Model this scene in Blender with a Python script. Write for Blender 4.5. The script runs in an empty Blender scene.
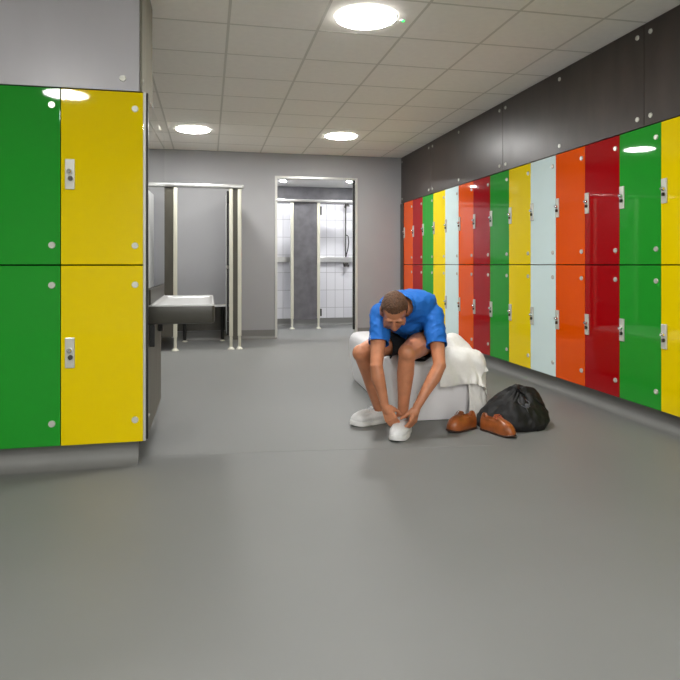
import bpy, bmesh, math, random
import numpy as np
from mathutils import Vector, Matrix, noise
PI = math.pi
random.seed(7)
SC = bpy.context.scene
COL = SC.collection

# ------------------------------------------------------------------ camera
cam_data = bpy.data.cameras.new('camera')
cam = bpy.data.objects.new('camera', cam_data)
COL.objects.link(cam)
cam.location = (0, 0, 1.039)
cam.rotation_euler = (PI / 2, 0, -0.2097)
cam_data.sensor_width = 36
cam_data.lens = 620 / 680 * 36
cam_data.shift_y = -75.6 / 680
cam_data.clip_start = 0.05
SC.camera = cam

# ------------------------------------------------------------------ world, exposure
w = bpy.data.worlds.new('world')
SC.world = w
w.use_nodes = True
w.node_tree.nodes['Background'].inputs[0].default_value = (0.8, 0.85, 0.9, 1)
w.node_tree.nodes['Background'].inputs[1].default_value = 0.05
SC.view_settings.view_transform = 'Standard'
SC.view_settings.look = 'None'
SC.view_settings.gamma = 1
SC.view_settings.use_curve_mapping = False
SC.view_settings.exposure = 0.45
LAMP = 85.0          # radiance of the round ceiling lights
SHOWER_LAMP = 650.0   # radiance of the small shower room spots

# ------------------------------------------------------------------ materials
def srgb(r, g, b):
    def f(v):
        v /= 255.0
        return v / 12.92 if v <= 0.04045 else ((v + 0.055) / 1.055) ** 2.4
    return (f(r), f(g), f(b), 1)

def mat(name, rgb, rough=0.5, metal=0.0, var=0.0, scale=8.0, stretch=(1, 1, 1), bump=0.0, bump_scale=60.0,
        coat=0.0, spec=0.5, emit=0.0, detail=4.0, sss=0.0, rough_var=0.0):
    m = bpy.data.materials.new(name)
    m.use_nodes = True
    nt = m.node_tree
    b = nt.nodes['Principled BSDF']
    c = srgb(*rgb)
    b.inputs['Base Color'].default_value = c
    b.inputs['Roughness'].default_value = rough
    b.inputs['Metallic'].default_value = metal
    b.inputs['Specular IOR Level'].default_value = spec
    b.inputs['Coat Weight'].default_value = coat
    b.inputs['Coat Roughness'].default_value = 0.02
    if sss:
        b.inputs['Subsurface Weight'].default_value = sss
        b.inputs['Subsurface Scale'].default_value = 0.02
    if emit:
        b.inputs['Emission Color'].default_value = c
        b.inputs['Emission Strength'].default_value = emit
    tc = nt.nodes.new('ShaderNodeTexCoord')
    mp = nt.nodes.new('ShaderNodeMapping')
    mp.inputs['Scale'].default_value = stretch
    nt.links.new(tc.outputs['Object'], mp.inputs['Vector'])
    nz = nt.nodes.new('ShaderNodeTexNoise')
    nz.inputs['Scale'].default_value = scale
    nz.inputs['Detail'].default_value = detail
    nt.links.new(mp.outputs['Vector'], nz.inputs['Vector'])
    rp = nt.nodes.new('ShaderNodeValToRGB')
    rp.color_ramp.elements[0].position = 0.3
    rp.color_ramp.elements[1].position = 0.7
    rp.color_ramp.elements[0].color = tuple(max(0, v * (1 - var)) for v in c[:3]) + (1,)
    rp.color_ramp.elements[1].color = tuple(min(1, v * (1 + var)) for v in c[:3]) + (1,)
    nt.links.new(nz.outputs['Fac'], rp.inputs['Fac'])
    nt.links.new(rp.outputs['Color'], b.inputs['Base Color'])
    if rough_var:
        mr = nt.nodes.new('ShaderNodeMapRange')
        mr.inputs['To Min'].default_value = rough - rough_var
        mr.inputs['To Max'].default_value = rough + rough_var
        nt.links.new(nz.outputs['Fac'], mr.inputs['Value'])
        nt.links.new(mr.outputs['Result'], b.inputs['Roughness'])
    if bump:
        n2 = nt.nodes.new('ShaderNodeTexNoise')
        n2.inputs['Scale'].default_value = bump_scale
        n2.inputs['Detail'].default_value = 5
        nt.links.new(tc.outputs['Object'], n2.inputs['Vector'])
        bp = nt.nodes.new('ShaderNodeBump')
        bp.inputs['Strength'].default_value = bump
        bp.inputs['Distance'].default_value = 0.01
        nt.links.new(n2.outputs['Fac'], bp.inputs['Height'])
        nt.links.new(bp.outputs['Normal'], b.inputs['Normal'])
    return m

M = {}
M['floor'] = mat('grey vinyl floor', (118, 119, 117), 0.52, var=0.05, spec=0.4, scale=1.3, bump=0.05, bump_scale=300, rough_var=0.05)
M['cove'] = mat('grey vinyl cove', (122, 122, 119), 0.5, var=0.04, scale=3)
M['wall'] = mat('grey painted wall', (160, 160, 162), 0.6, var=0.02, scale=2)
M['ceiling'] = mat('ceiling tile', (250, 247, 238), 0.9, var=0.02, scale=20, bump=0.1, bump_scale=200)
M['grid'] = mat('ceiling grid', (215, 212, 200), 0.6)
M['clad_dark'] = mat('dark grey brown laminate', (58, 50, 45), 0.36, var=0.25, scale=6, stretch=(1, 1.0, 0.35), rough_var=0.05, spec=0.45)
M['clad_light'] = mat('light grey laminate', (196, 194, 199), 0.30, var=0.05, scale=3, stretch=(1, 1, 0.3))
M['clad_olive'] = mat('taupe laminate', (120, 117, 102), 0.45, var=0.12, scale=9, stretch=(1, 1, 0.4))
M['pilaster'] = mat('dark olive laminate', (72, 69, 60), 0.45, var=0.15, scale=9, stretch=(1, 1, 0.4))
M['pilaster_grey'] = mat('mottled grey laminate', (96, 95, 99), 0.5, var=0.22, scale=7)
M['cream'] = mat('cream post', (202, 200, 184), 0.3, coat=0.3)
M['silver'] = mat('satin aluminium', (205, 205, 203), 0.3, metal=0.85)
M['frame'] = mat('pale frame', (205, 205, 200), 0.3, metal=0.3)
M['chrome'] = mat('chrome', (225, 225, 225), 0.12, metal=1.0)
M['steel_dark'] = mat('dark chrome', (110, 108, 104), 0.2, metal=1.0)
M['stud'] = mat('pale satin stud', (215, 215, 205), 0.25, metal=0.35)
M['black'] = mat('black plastic', (18, 18, 18), 0.4)
M['mirror'] = mat('mirror glass', (222, 226, 226), 0.0, metal=1.0)
M['white_solid'] = mat('white laminate', (225, 225, 222), 0.35)
M['sink'] = mat('olive grey solid surface', (58, 56, 48), 0.35, var=0.1, scale=14)
M['sink_top'] = mat('grey basin surface', (168, 168, 166), 0.3, var=0.04, scale=14)
M['green'] = mat('green back painted glass', (36, 150, 44), 0.03, spec=0.22)
M['yellow'] = mat('yellow back painted glass', (236, 208, 0), 0.03, spec=0.22)
M['orange'] = mat('orange back painted glass', (226, 82, 0), 0.03, spec=0.22)
M['red'] = mat('red back painted glass', (158, 4, 12), 0.03, spec=0.22)
M['white'] = mat('pale mint back painted glass', (214, 234, 234), 0.03, spec=0.22)
M['carcass'] = mat('grey locker carcass', (60, 60, 60), 0.6)
M['plastic'] = mat('white moulded plastic', (244, 243, 245), 0.3, coat=0.2)
M['towel'] = mat('white terry towel', (248, 246, 241), 0.95, var=0.03, scale=60, bump=0.5, bump_scale=350)
M['skin'] = mat('tanned skin', (196, 130, 94), 0.42, var=0.12, scale=18, sss=0.04, bump=0.06, bump_scale=120)
M['hair'] = mat('short brown hair', (92, 60, 36), 0.6, var=0.45, scale=120, stretch=(1, 1, 1), bump=0.9, bump_scale=180)
M['shirt'] = mat('bright blue jersey', (6, 100, 188), 0.75, var=0.05, scale=30, bump=0.12, bump_scale=200)
M['shorts'] = mat('black shorts cloth', (20, 21, 26), 0.8, var=0.2, scale=20)
M['sneaker'] = mat('white knit sneaker', (226, 226, 226), 0.7, var=0.05, scale=90, bump=0.3, bump_scale=260)
M['lace_white'] = mat('white lace', (205, 207, 210), 0.7)
M['rubber'] = mat('white rubber sole', (232, 232, 230), 0.5)
M['leather'] = mat('tan brown leather', (148, 80, 36), 0.30, var=0.35, scale=16, coat=0.15)
M['leather_in'] = mat('dark shoe lining', (80, 42, 24), 0.8)
M['shoe_sole'] = mat('dark brown leather sole', (62, 36, 22), 0.5)
M['lace'] = mat('brown lace', (120, 66, 36), 0.7)
M['lace_red'] = mat('rust lace', (176, 88, 62), 0.7)
M['bag'] = mat('black nylon', (12, 12, 13), 0.62, var=0.25, scale=30, bump=0.15, bump_scale=90)
M['bag_trim'] = mat('black webbing', (12, 12, 13), 0.6)
M['logo_grey'] = mat('grey reflective print', (110, 112, 118), 0.4, metal=0.3)
M['eye'] = mat('eye white', (225, 222, 215), 0.2)
M['lamp'] = mat('lit diffuser', (255, 254, 252), 0.5, emit=LAMP)
M['spot'] = mat('lit spot lamp', (255, 255, 255), 0.5, emit=SHOWER_LAMP)
M['led'] = mat('green indicator', (40, 255, 90), 0.5, emit=3.0)

def tile_material():
    m = bpy.data.materials.new('white wall tiles')
    m.use_nodes = True
    nt = m.node_tree
    b = nt.nodes['Principled BSDF']
    b.inputs['Roughness'].default_value = 0.15
    tc = nt.nodes.new('ShaderNodeTexCoord')
    sp = nt.nodes.new('ShaderNodeSeparateXYZ')
    cb = nt.nodes.new('ShaderNodeCombineXYZ')
    nt.links.new(tc.outputs['Object'], sp.inputs[0])
    ad = nt.nodes.new('ShaderNodeMath'); ad.operation = 'ADD'
    nt.links.new(sp.outputs['X'], ad.inputs[0]); nt.links.new(sp.outputs['Y'], ad.inputs[1])
    nt.links.new(ad.outputs[0], cb.inputs['X'])
    nt.links.new(sp.outputs['Z'], cb.inputs['Y'])
    br = nt.nodes.new('ShaderNodeTexBrick')
    br.offset = 0.0
    br.inputs['Color1'].default_value = srgb(226, 226, 230)
    br.inputs['Color2'].default_value = srgb(218, 218, 224)
    br.inputs['Mortar'].default_value = srgb(176, 176, 180)
    br.inputs['Scale'].default_value = 1.0
    br.inputs['Mortar Size'].default_value = 0.004
    br.inputs['Brick Width'].default_value = 0.15
    br.inputs['Row Height'].default_value = 0.30
    nt.links.new(cb.outputs[0], br.inputs['Vector'])
    nt.links.new(br.outputs['Color'], b.inputs['Base Color'])
    return m
M['tiles'] = tile_material()

# ------------------------------------------------------------------ mesh helpers
def B():
    return bmesh.new()

def box(bm, x0, x1, y0, y1, z0, z1):
    vs = [bm.verts.new(p) for p in ((x0, y0, z0), (x1, y0, z0), (x1, y1, z0), (x0, y1, z0),
                                    (x0, y0, z1), (x1, y0, z1), (x1, y1, z1), (x0, y1, z1))]
    for f in ((3, 2, 1, 0), (4, 5, 6, 7), (0, 1, 5, 4), (1, 2, 6, 5), (2, 3, 7, 6), (3, 0, 4, 7)):
        bm.faces.new([vs[i] for i in f])
    return bm

def rbox(x0, x1, y0, y1, z0, z1, r=0.004, seg=2):
    bm = box(B(), x0, x1, y0, y1, z0, z1)
    bmesh.ops.bevel(bm, geom=list(bm.edges), offset=r, segments=seg, affect='EDGES', profile=0.5)
    return bm

def loops(bm, rings, cap=True, closed=True):
    """rings: list of equally long point lists, skinned one to the next"""
    vr = [[bm.verts.new(p) for p in r] for r in rings]
    n = len(vr[0])
    for a, b in zip(vr, vr[1:]):
        for i in range(n if closed else n - 1):
            j = (i + 1) % n
            bm.faces.new((a[i], a[j], b[j], b[i]))
    if cap:
        bm.faces.new(list(reversed(vr[0])))
        bm.faces.new(vr[-1])
    return vr

def basis(d):
    d = Vector(d).normalized()
    u = d.cross(Vector((0, 0, 1)))
    if u.length < 1e-3:
        u = d.cross(Vector((0, 1, 0)))
    u.normalize()
    return d, u, d.cross(u)

def tube(bm, pts, r, n=10):
    pts = [Vector(p) for p in pts]
    rr = r if isinstance(r, (list, tuple)) else [r] * len(pts)
    rings = []
    d0 = (pts[1] - pts[0]).normalized()
    _, u, v = basis(d0)
    for i, p in enumerate(pts):
        d = (pts[min(i + 1, len(pts) - 1)] - pts[max(i - 1, 0)]).normalized()
        u = (u - d * u.dot(d)).normalized()
        v = d.cross(u)
        rings.append([p + (u * math.cos(t) + v * math.sin(t)) * rr[i] for t in [2 * PI * k / n for k in range(n)]])
    loops(bm, rings)
    return bm

def disc(bm, p, axis, r, h, n=24, r2=None):
    p = Vector(p); a = Vector(axis).normalized()
    _, u, v = basis(a)
    r2 = r if r2 is None else r2
    rings = []
    for rad, t in ((r, 0), (r2, h)):
        rings.append([p + a * t + (u * math.cos(q) + v * math.sin(q)) * rad for q in [2 * PI * k / n for k in range(n)]])
    loops(bm, rings)
    return bm

def capsule(bm, a, b, ra, rb, n=16):
    a = Vector(a); b = Vector(b)
    d, u, v = basis(b - a)
    rings = []
    for k in range(6):
        t = PI / 2 * (1 - (k + 0.35) / 6)
        rings.append((a - d * math.sin(t) * ra, ra * math.cos(t)))
    rings.append((a, ra)); rings.append((a.lerp(b, 0.5), (ra + rb) / 2)); rings.append((b, rb))
    for k in range(6):
        t = PI / 2 * (k + 0.65) / 6
        rings.append((b + d * math.sin(t) * rb, rb * math.cos(t)))
    loops(bm, [[c + (u * math.cos(q) + v * math.sin(q)) * r for q in [2 * PI * i / n for i in range(n)]] for c, r in rings])
    return bm

def ellipsoid(bm, c, r, rot=None, sub=3):
    res = bmesh.ops.create_icosphere(bm, subdivisions=sub, radius=1.0)
    R = rot if rot is not None else Matrix.Identity(3)
    for v in res['verts']:
        v.co = Vector(c) + R @ Vector((v.co.x * r[0], v.co.y * r[1], v.co.z * r[2]))
    return bm

def smooth(bm, angle=40):
    for f in bm.faces:
        f.smooth = True
    a = math.radians(angle)
    for e in bm.edges:
        if len(e.link_faces) == 2:
            q = e.calc_face_angle(0)
            f1, f2 = (f.calc_area() for f in e.link_faces)
            flat_side = q > 0.12 and max(f1, f2) > 6 * min(f1, f2) and len(bm.faces) < 200
            e.smooth = not (q > a or flat_side)

def obj(name, bm, m, parent=None, sm=True, recalc=True, loc=None):
    if recalc:
        bmesh.ops.recalc_face_normals(bm, faces=list(bm.faces))
    if sm:
        smooth(bm)
    me = bpy.data.meshes.new(name)
    bm.to_mesh(me); bm.free()
    if m is not None:
        me.materials.append(M[m] if isinstance(m, str) else m)
    o = bpy.data.objects.new(name, me)
    COL.objects.link(o)
    if loc: o.location = loc
    if parent: o.parent = parent
    return o

def struct(name, bm, m, parent=None, sm=False):
    o = obj(name, bm, m, parent, sm)
    if parent is None:
        o['kind'] = 'structure'
    return o

def tag(o, label, cat, group=None):
    o['label'] = label; o['category'] = cat
    if group: o['group'] = group
    return o

def thing(name, label, cat, loc=(0, 0, 0), rotz=0, group=None):
    o = bpy.data.objects.new(name, None)
    COL.objects.link(o)
    o.location = loc; o.rotation_euler = (0, 0, rotz)
    o.empty_display_size = 0.1
    return tag(o, label, cat, group)

def copy_tree(o, parent=None, mats=None):
    c = o.copy()
    COL.objects.link(c)
    c.parent = parent
    if mats and o.type == 'MESH' and o.name.split('.')[0] in mats:
        c.data = o.data.copy(); c.data.materials[0] = M[mats[o.name.split('.')[0]]]
    for ch in list(o.children):
        copy_tree(ch, c, mats)
    return c

# ------------------------------------------------------------------ the room shell
XR, YL, YB = 2.766, 3.354, 8.698      # right locker face, left locker face, back wall
XL = -0.328
ZB, ZM, ZT, ZC = 0.12, 1.036, 1.932, 2.60
X0, Y0 = -4.2, -3.2

struct('floor', box(B(), X0 - .1, 3.4, Y0 - .1, 10.7, -0.08, 0.0), 'floor')
struct('ceiling', box(B(), X0 - .1, 3.4, Y0 - .1, YB + .12, ZC, ZC + 0.08), 'ceiling')
g = B()
k = 0
for i in range(-8, 6):
    x = 0.13 + i * 0.583
    if X0 < x < XR: box(g, x - .009, x + .009, Y0, YB, ZC - .0009, ZC)
for i in range(-12, 9):
    y = 4.085 + i * 0.583
    if Y0 < y < YB:
        box(g, X0, XR, y - .009, y + .009, ZC - .0008, ZC)
struct('trim_1', g, 'grid')
b = B()
tube(b, [(-.36, 3.525, 0), (1.6, 3.297, 0)], .0011, 6)
struct('trim_4', b, 'floor', sm=True)

# back wall with the doorway into the shower room
DX0, DX1, DZ = 0.947, 2.08, 2.262
struct('wall_back', (lambda b: (box(b, X0, DX0, YB, YB + .12, 0.125, ZC), box(b, DX1, 3.4, YB, YB + .12, 0.125, ZC),
                                box(b, DX0, DX1, YB, YB + .12, DZ, ZC), b)[-1])(B()), 'wall')

def cove(bm, p, q, inward, h=0.125, r=0.045, back=0.02, n=6):
    """vinyl floor upturn: runs from p to q, toe towards `inward`"""
    p = Vector(p); q = Vector(q); w_ = Vector(inward).normalized()
    prof = [(0.0, 0.0006)]
    for k in range(1, n + 1):
        t = PI / 2 * k / n
        prof.append((r * math.sin(t), r * (1 - math.cos(t)) + 0.0006))
    prof += [(r, h), (r + back, h), (r + back, 0.0003)]
    rings = []
    for s in (p, q):
        rings.append([s - w_ * a + Vector((0, 0, z)) for a, z in prof])
    loops(bm, rings)
    return bm
b = B()
cove(b, (X0, YB - .045, 0), (DX0, YB - .045, 0), (0, -1, 0), back=.12)
cove(b, (DX1, YB - .045, 0), (XR, YB - .045, 0), (0, -1, 0), back=.12)
struct('baseboard_back', b, 'cove', sm=True)
b = B(); cove(b, (XR + 0.0, Y0, 0), (XR + 0.0, YB - .03, 0), (-1, 0, 0), h=.118, r=.08, back=.39)
struct('baseboard_right', b, 'cove', sm=True)

# right wall: carcass wall behind the lockers, bulkhead above them
b = B()
box(b, 3.27, 3.39, Y0, YB, 0, ZC)
box(b, XR + .03, 3.27, Y0, YB, ZT + .004, ZC)
box(b, XR + .03, 3.27, Y0, 8.569 - 14 * .4 - .003, 0.12, ZT)
struct('wall_right', b, 'carcass')
seams = [YB - .002, 7.459, 5.497, 3.523, 1.56, -0.4, -2.36, Y0]
wr = None
for i, (ya, yb) in enumerate(zip(seams, seams[1:])):
    p = thing('wall_panel', ['dark grey laminate wall panel above the farthest lockers by the back wall',
                             'dark grey laminate wall panel above the middle lockers, between two seams',
                             'long dark laminate wall panel above the white, orange, red and green lockers',
                             'dark laminate wall panel above the nearest yellow lockers at the right edge',
                             'dark laminate wall panel outside the picture'][min(i, 4)], 'wall panel',
              (XR, (ya + yb) / 2, ZT + .002))
    if i > 3: p['group'] = 'dark wall panels nearer than the picture edge'
    h = (ya - yb) / 2
    obj('cladding', rbox(0, .026, -h + .002, h - .002, 0, ZC - ZT - .005, .0015, 1), 'clad_dark', p, sm=False)
    ys = [h - .062, (h - .9 if i == 1 else 0.0), -h + .062]
    if i == 0: ys = [h - .05, -h + .07]
    for y in ys:
        for z in (.058, .595):
            s_ = B(); disc(s_, (0, y, z), (-1, 0, 0), .017, .006, 20, .015)
            obj('fixing_stud', s_, 'stud', p)

# filler strip between the last locker and the back wall
struct('trim_2', rbox(XR - .012, XR + .02, 8.572, YB - .001, .13, ZT - .01, .002, 1), 'clad_dark')

# left block
b = B()
box(b, X0, XL - .017, YL + .012, 3.95, ZT + .004, ZC)      # bulkhead
box(b, X0, -.99 - .15, YL + .012, 3.95, 0.12, ZT)           # wall left of the last locker
box(b, X0, XL - .02, 3.86, 3.95, 0.12, ZT + .002)
box(b, -1.0, XL - .02, 3.95, 4.19, 0.12, ZT)
box(b, -1.0, XL - .02, 4.19, 4.47, 0.70, ZT)
box(b, X0, XL - .06, YL + .06, 4.15, 0, 0.12)
struct('wall_left', b, 'carcass')
struct('dark_gap', box(B(), XL - .001, XL + .022, YL + .018, YL + .044, .13, ZT), 'black')  # solid black strip standing for the dark gap behind the edge strip
b = B(); cove(b, (X0, YL - .015, 0), (XL - .03, YL - .015, 0), (0, -1, 0), h=.118, r=.07, back=.03)
struct('baseboard_left', b, 'cove', sm=True)
p = thing('wall_panel', 'light grey laminate wall panel above the green and yellow lockers at left', 'wall panel', (XL - .019, YL + .012, ZT + .002))
obj('cladding', rbox(-3.5, 0, -.012, 0, 0, ZC - ZT - .005, .0015, 1), 'clad_light', p, sm=False)
for x in (-.082, -1.2):
    for z in (.062, .595):
        s_ = B(); disc(s_, (x, -.012, z), (0, -1, 0), .017, .006, 20, .015)
        obj('fixing_stud', s_, 'stud', p)
p = thing('wall_panel', 'narrow taupe laminate panel round the corner above the mirror', 'wall panel', (XL - .017, YL + .0, ZT + .002))
obj('cladding', rbox(0, .012, 0.0, .60, 0, ZC - ZT - .005, .0015, 1), 'clad_olive', p, sm=False)
for y in (.03, .57):
    s_ = B(); disc(s_, (.012, y, .06), (1, 0, 0), .015, .006, 20, .013)
    obj('fixing_stud', s_, 'stud', p)
# end panel below the sink, on the side of the left lockers
p = thing('end_panel', 'taupe laminate side panel under the sink beside the lower yellow locker', 'panel', (XL - .001, YL + .048, .12))
obj('board', rbox(0, .014, 0, 1.01, 0, .59, .0015, 1), 'clad_olive', p, sm=False)
for y, z in ((.10, .10), (.93, .38)):
    s_ = B(); disc(s_, (.014, y, z), (1, 0, 0), .014, .005, 20, .012)
    obj('fixing_stud', s_, 'stud', p)
tag(obj('edge_strip', rbox(XL - .001, XL + .012, YL - .004, YL + .016, .125, ZT, .002, 1), 'frame'),
    'thin silver edge strip down the corner of the left lockers', 'trim')

# far side walls of the unseen parts of the room
struct('wall_far_left', box(B(), X0 - .1, X0, Y0, YB, 0, ZC), 'white_solid')
struct('wall_front', box(B(), X0, 3.39, Y0 - .1, Y0, 0, ZC), 'white_solid')

# ------------------------------------------------------------------ shower room behind the doorway
SY = 10.46
struct('wall_shower', box(B(), -.4, 3.4, SY, SY + .1, .12, 2.07), 'tiles')
struct('wall_shower_top', box(B(), -.4, 3.4, SY, SY + .1, 2.07, 2.6), 'pilaster_grey')
struct('wall_shower_left', box(B(), -.5, -.4, YB + .12, SY + .1, 0, 2.6), 'tiles')
struct('wall_shower_right', box(B(), 3.3, 3.4, YB + .12, SY, 0, 2.6), 'tiles')
struct('ceiling_shower', box(B(), -.5, 3.4, YB + .12, SY + .1, 2.36, 2.46), 'white_solid')
b = B(); cove(b, (-.4, SY - .04, 0), (3.3, SY - .04, 0), (0, -1, 0), h=.122, r=.04, back=.1)
struct('baseboard_shower', b, 'cove', sm=True)
# slim door frame
fr = thing('door_frame', 'slim pale metal frame round the open doorway to the showers', 'door frame', ((DX0 + DX1) / 2, YB, 0))
hw = (DX1 - DX0) / 2
obj('jamb', rbox(-hw - .03, -hw + .004, -.012, .135, .0, DZ + .02, .003), 'frame', fr)
obj('jamb', rbox(hw - .004, hw + .03, -.012, .135, .0, DZ + .02, .003), 'frame', fr)
obj('head', rbox(-hw + .004, hw - .004, -.012, .135, DZ - .012, DZ + .02, .003), 'frame', fr)
obj('jamb_shadow', rbox(hw - .03, hw - .0045, .02, .06, .1, DZ - .013, .002), 'black', fr)  # black strip in place of the shadow gap inside the jamb

def post(parent, x, y, ztop, wx=.05, wy=.045, m='cream'):
    p = obj('post', rbox(x - wx / 2, x + wx / 2, y - wy / 2, y + wy / 2, .16, ztop, .008, 3), m, parent)
    l = B(); disc(l, (x, y, .02), (0, 0, 1), .018, .14, 16)
    obj('leg', l, m, parent)
    l = B(); disc(l, (x, y, 0.0), (0, 0, 1), .042, .008, 24); disc(l, (x, y, .008), (0, 0, 1), .040, .022, 24, .020)
    obj('foot', l, m, parent)
    return p

sp = thing('shower_partition', 'shower cubicle front with mottled grey panel between cream posts, seen through the doorway', 'partition', (1.535, 9.9, 0))
for x in (-.215, .215): post(sp, x, 0, 2.04)
obj('panel', rbox(-.19, .19, -.01, .012, .15, 2.04, .002, 1), 'pilaster_grey', sp, sm=False)
obj('head_rail', rbox(-1.9, 1.7, -.035, .035, 2.04, 2.085, .012, 3), 'silver', sp)
obj('hinge', rbox(.245, .268, -.01, .03, 1.84, 1.98, .003), 'black', sp)
obj('hinge', rbox(.245, .268, -.01, .03, .20, .32, .003), 'black', sp)
obj('side_panel', rbox(-.012, .012, .02, .48, .15, 2.04, .002, 1), 'pilaster_grey', sp, sm=False)
for x in (-1.6, 1.45): post(sp, x, 0, 2.04)
tag(obj('duct_panel', rbox(-.39, 3.29, SY - .06, SY - .001, 1.075, 1.165, .004), 'silver'),
    'horizontal stainless service duct along the white tiled shower wall', 'duct')
sh = thing('shower', 'chrome riser shower with hose on the white tiled wall, right side of doorway', 'shower', (2.315, SY - .001, 0))
t_ = B(); tube(t_, [(0, -.05, 1.166), (0, -.05, 2.06)], .011); obj('riser_pipe', t_, 'steel_dark', sh)
t_ = B(); tube(t_, [(0, 0, 2.03), (0, -.07, 2.05)], .02)
obj('wall_bracket', t_, 'steel_dark', sh)
t_ = B(); disc(t_, (0, -.15, 2.03), (0, -.2, 1), .05, .05, 20, .02); tube(t_, [(0, -.05, 2.06), (0, -.10, 2.09), (0, -.15, 2.07)], .011)
obj('shower_head', t_, 'steel_dark', sh)
t_ = B(); tube(t_, [(.0, -.06, 1.55), (.035, -.09, 1.52), (.045, -.09, 1.42), (.03, -.09, 1.30), (.01, -.08, 1.22), (0, -.07, 1.166)], .009)
obj('hose', t_, 'black', sh)
obj('mixer_valve', rbox(-.05, .05, -.11, -.06, 1.00, 1.072, .01, 3), 'steel_dark', sh)

def spot(x, y, z):
    s_ = thing('ceiling_spotlight', 'small round recessed spotlight in the shower room ceiling', 'light', (x, y, z))
    b_ = B(); disc(b_, (0, 0, -.006), (0, 0, 1), .055, .006, 24, .06); obj('bezel', b_, 'silver', s_)
    b_ = B(); disc(b_, (0, 0, -.009), (0, 0, 1), .042, .003, 24); obj('diffuser', b_, 'spot', s_)
    return s_
s1 = spot(1.16, 9.75, 2.36); s1['label'] = 'small lit spotlight in the shower ceiling, left end above the doorway'
s2 = spot(2.20, 9.60, 2.36); s2['label'] = 'small lit spotlight in the shower ceiling, right end above the doorway'
for x, y in ((.1, 9.3), (2.9, 9.3)):
    s3 = spot(x, y, 2.36); s3['label'] = 'small lit spotlight in the shower room beyond the %s side of the doorway' % ('left' if x < 1 else 'right')

# ------------------------------------------------------------------ round ceiling lights
def ceiling_light(x, y, label, group=None):
    t = thing('ceiling_light', label, 'ceiling light', (x, y, ZC - .0025), 0, group)
    b_ = B()
    n = 40
    rings = []
    for r, z in ((.188, -.001), (.190, -.006), (.197, -.005), (.200, .0)):
        rings.append([(r * math.cos(2 * PI * i / n), r * math.sin(2 * PI * i / n), z) for i in range(n)])
    loops(b_, rings, cap=False)
    obj('rim', b_, 'white_solid', t, recalc=True)
    b_ = B()
    loops(b_, [[(r * math.cos(2 * PI * i / n), r * math.sin(2 * PI * i / n), z) for i in range(n)]
               for r, z in ((.188, -.003), (.187, -.006), (.182, -.009), (.160, -.011), (.10, -.012))])
    obj('diffuser', b_, 'lamp', t)
    return t
ceiling_light(.974, 3.79, 'large round lit ceiling light nearest the camera, at top centre')
ceiling_light(-.17, 7.35, 'round lit ceiling light farther back, at left above the toilet cubicles')
ceiling_light(1.58, 7.36, 'round lit ceiling light farther back, in front of the shower doorway')
for x, y, lb in ((-1.27, .64, 'round ceiling light mirrored in the top of the upper left lockers'),
                 (1.3, .3, 'added unseen round ceiling light above the viewer, right side'),  # from here to the front wall: unseen lamps added to brighten the room
                 (.15, -1.1, 'added unseen round ceiling light behind the viewer, left side'),
                 (1.75, -1.3, 'added unseen round ceiling light behind the viewer, right side'),
                 (.0, -2.6, 'added unseen round ceiling light by the front wall, left side'),
                 (1.6, -2.6, 'added unseen round ceiling light by the front wall, right side'),
                 (-2.4, 6.4, 'added unseen round ceiling light round the corner beyond the mirror')):  # hidden lamp added to light the left part of the room
    ceiling_light(x, y, lb)
il = thing('indicator_light', 'tiny green indicator on the ceiling beside the nearest round light', 'indicator', (1.219, 3.79, ZC))
b_ = B(); disc(b_, (0, 0, -.006), (0, 0, 1), .018, .006, 20, .02); obj('casing', b_, 'white_solid', il)
b_ = B(); disc(b_, (0, 0, -.010), (0, 0, 1), .008, .004, 12); obj('lamp', b_, 'led', il)

# ------------------------------------------------------------------ lockers
# local frame: x = along the row (0..W, lock at low x), y = depth (door face at y=0, body behind), z up
W = 0.4
def locker_proto(zlock, zs, h):
    t = thing('locker', 'locker', 'locker')
    gap = .0018
    obj('body', rbox(.004, W - .004, .012, .44, .004, h - .006, .001, 1), 'carcass', t, sm=False)
    d = obj('door', rbox(gap, W - gap, 0, .0085, .003, h - .004, .0018, 2), 'green', t)
    lk = obj('lock', rbox(.010, .056, -.010, .0, zlock - .077, zlock + .077, .003, 2), 'stud', t)
    b_ = B(); disc(b_, (.033, -.010, zlock + .012), (0, -1, 0), .015, .014, 20, .013)
    disc(b_, (.033, -.024, zlock + .012), (0, -1, 0), .010, .008, 16, .007)
    obj('cylinder', b_, 'chrome', lk)
    b_ = B(); disc(b_, (.037, -.010, zlock - .022), (0, -1, 0), .0125, .009, 20, .012)
    box(b_, .032, .042, -.024, -.012, zlock - .034, zlock - .012)
    obj('key_turn', b_, 'steel_dark', lk)
    for z in zs:
        b_ = B(); disc(b_, (W - .041, 0, z), (0, -1, 0), .0175, .007, 24, .0155)
        obj('fixing_stud', b_, 'stud', t)
    return t
HU, HLo = ZT - ZM, ZM - ZB
up = locker_proto(1.495 - ZM, (1.842 - ZM, 1.136 - ZM), HU)
lo = locker_proto(.592 - ZB, (.934 - ZB, .236 - ZB), HLo)
cols = ['orange', 'red', 'green', 'yellow', 'white']
near = {0: 'farthest from the camera, beside the back wall', 1: 'second column from the back wall',
        2: 'third column from the back wall', 3: 'fourth column from the back wall',
        4: 'fifth column from the back wall', 5: 'sixth column from the back wall',
        6: 'seventh column from the back wall', 7: 'just behind the person in blue, eighth column from the back wall',
        8: 'beyond the black bag, eighth-to-ninth column from the back wall', 9: 'above the black bag, fifth column from the right edge',
        10: 'fourth column from the right edge', 11: 'third column from the right edge',
        12: 'second column from the right edge, large', 13: 'cut by the right edge of the photo'}
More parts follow.
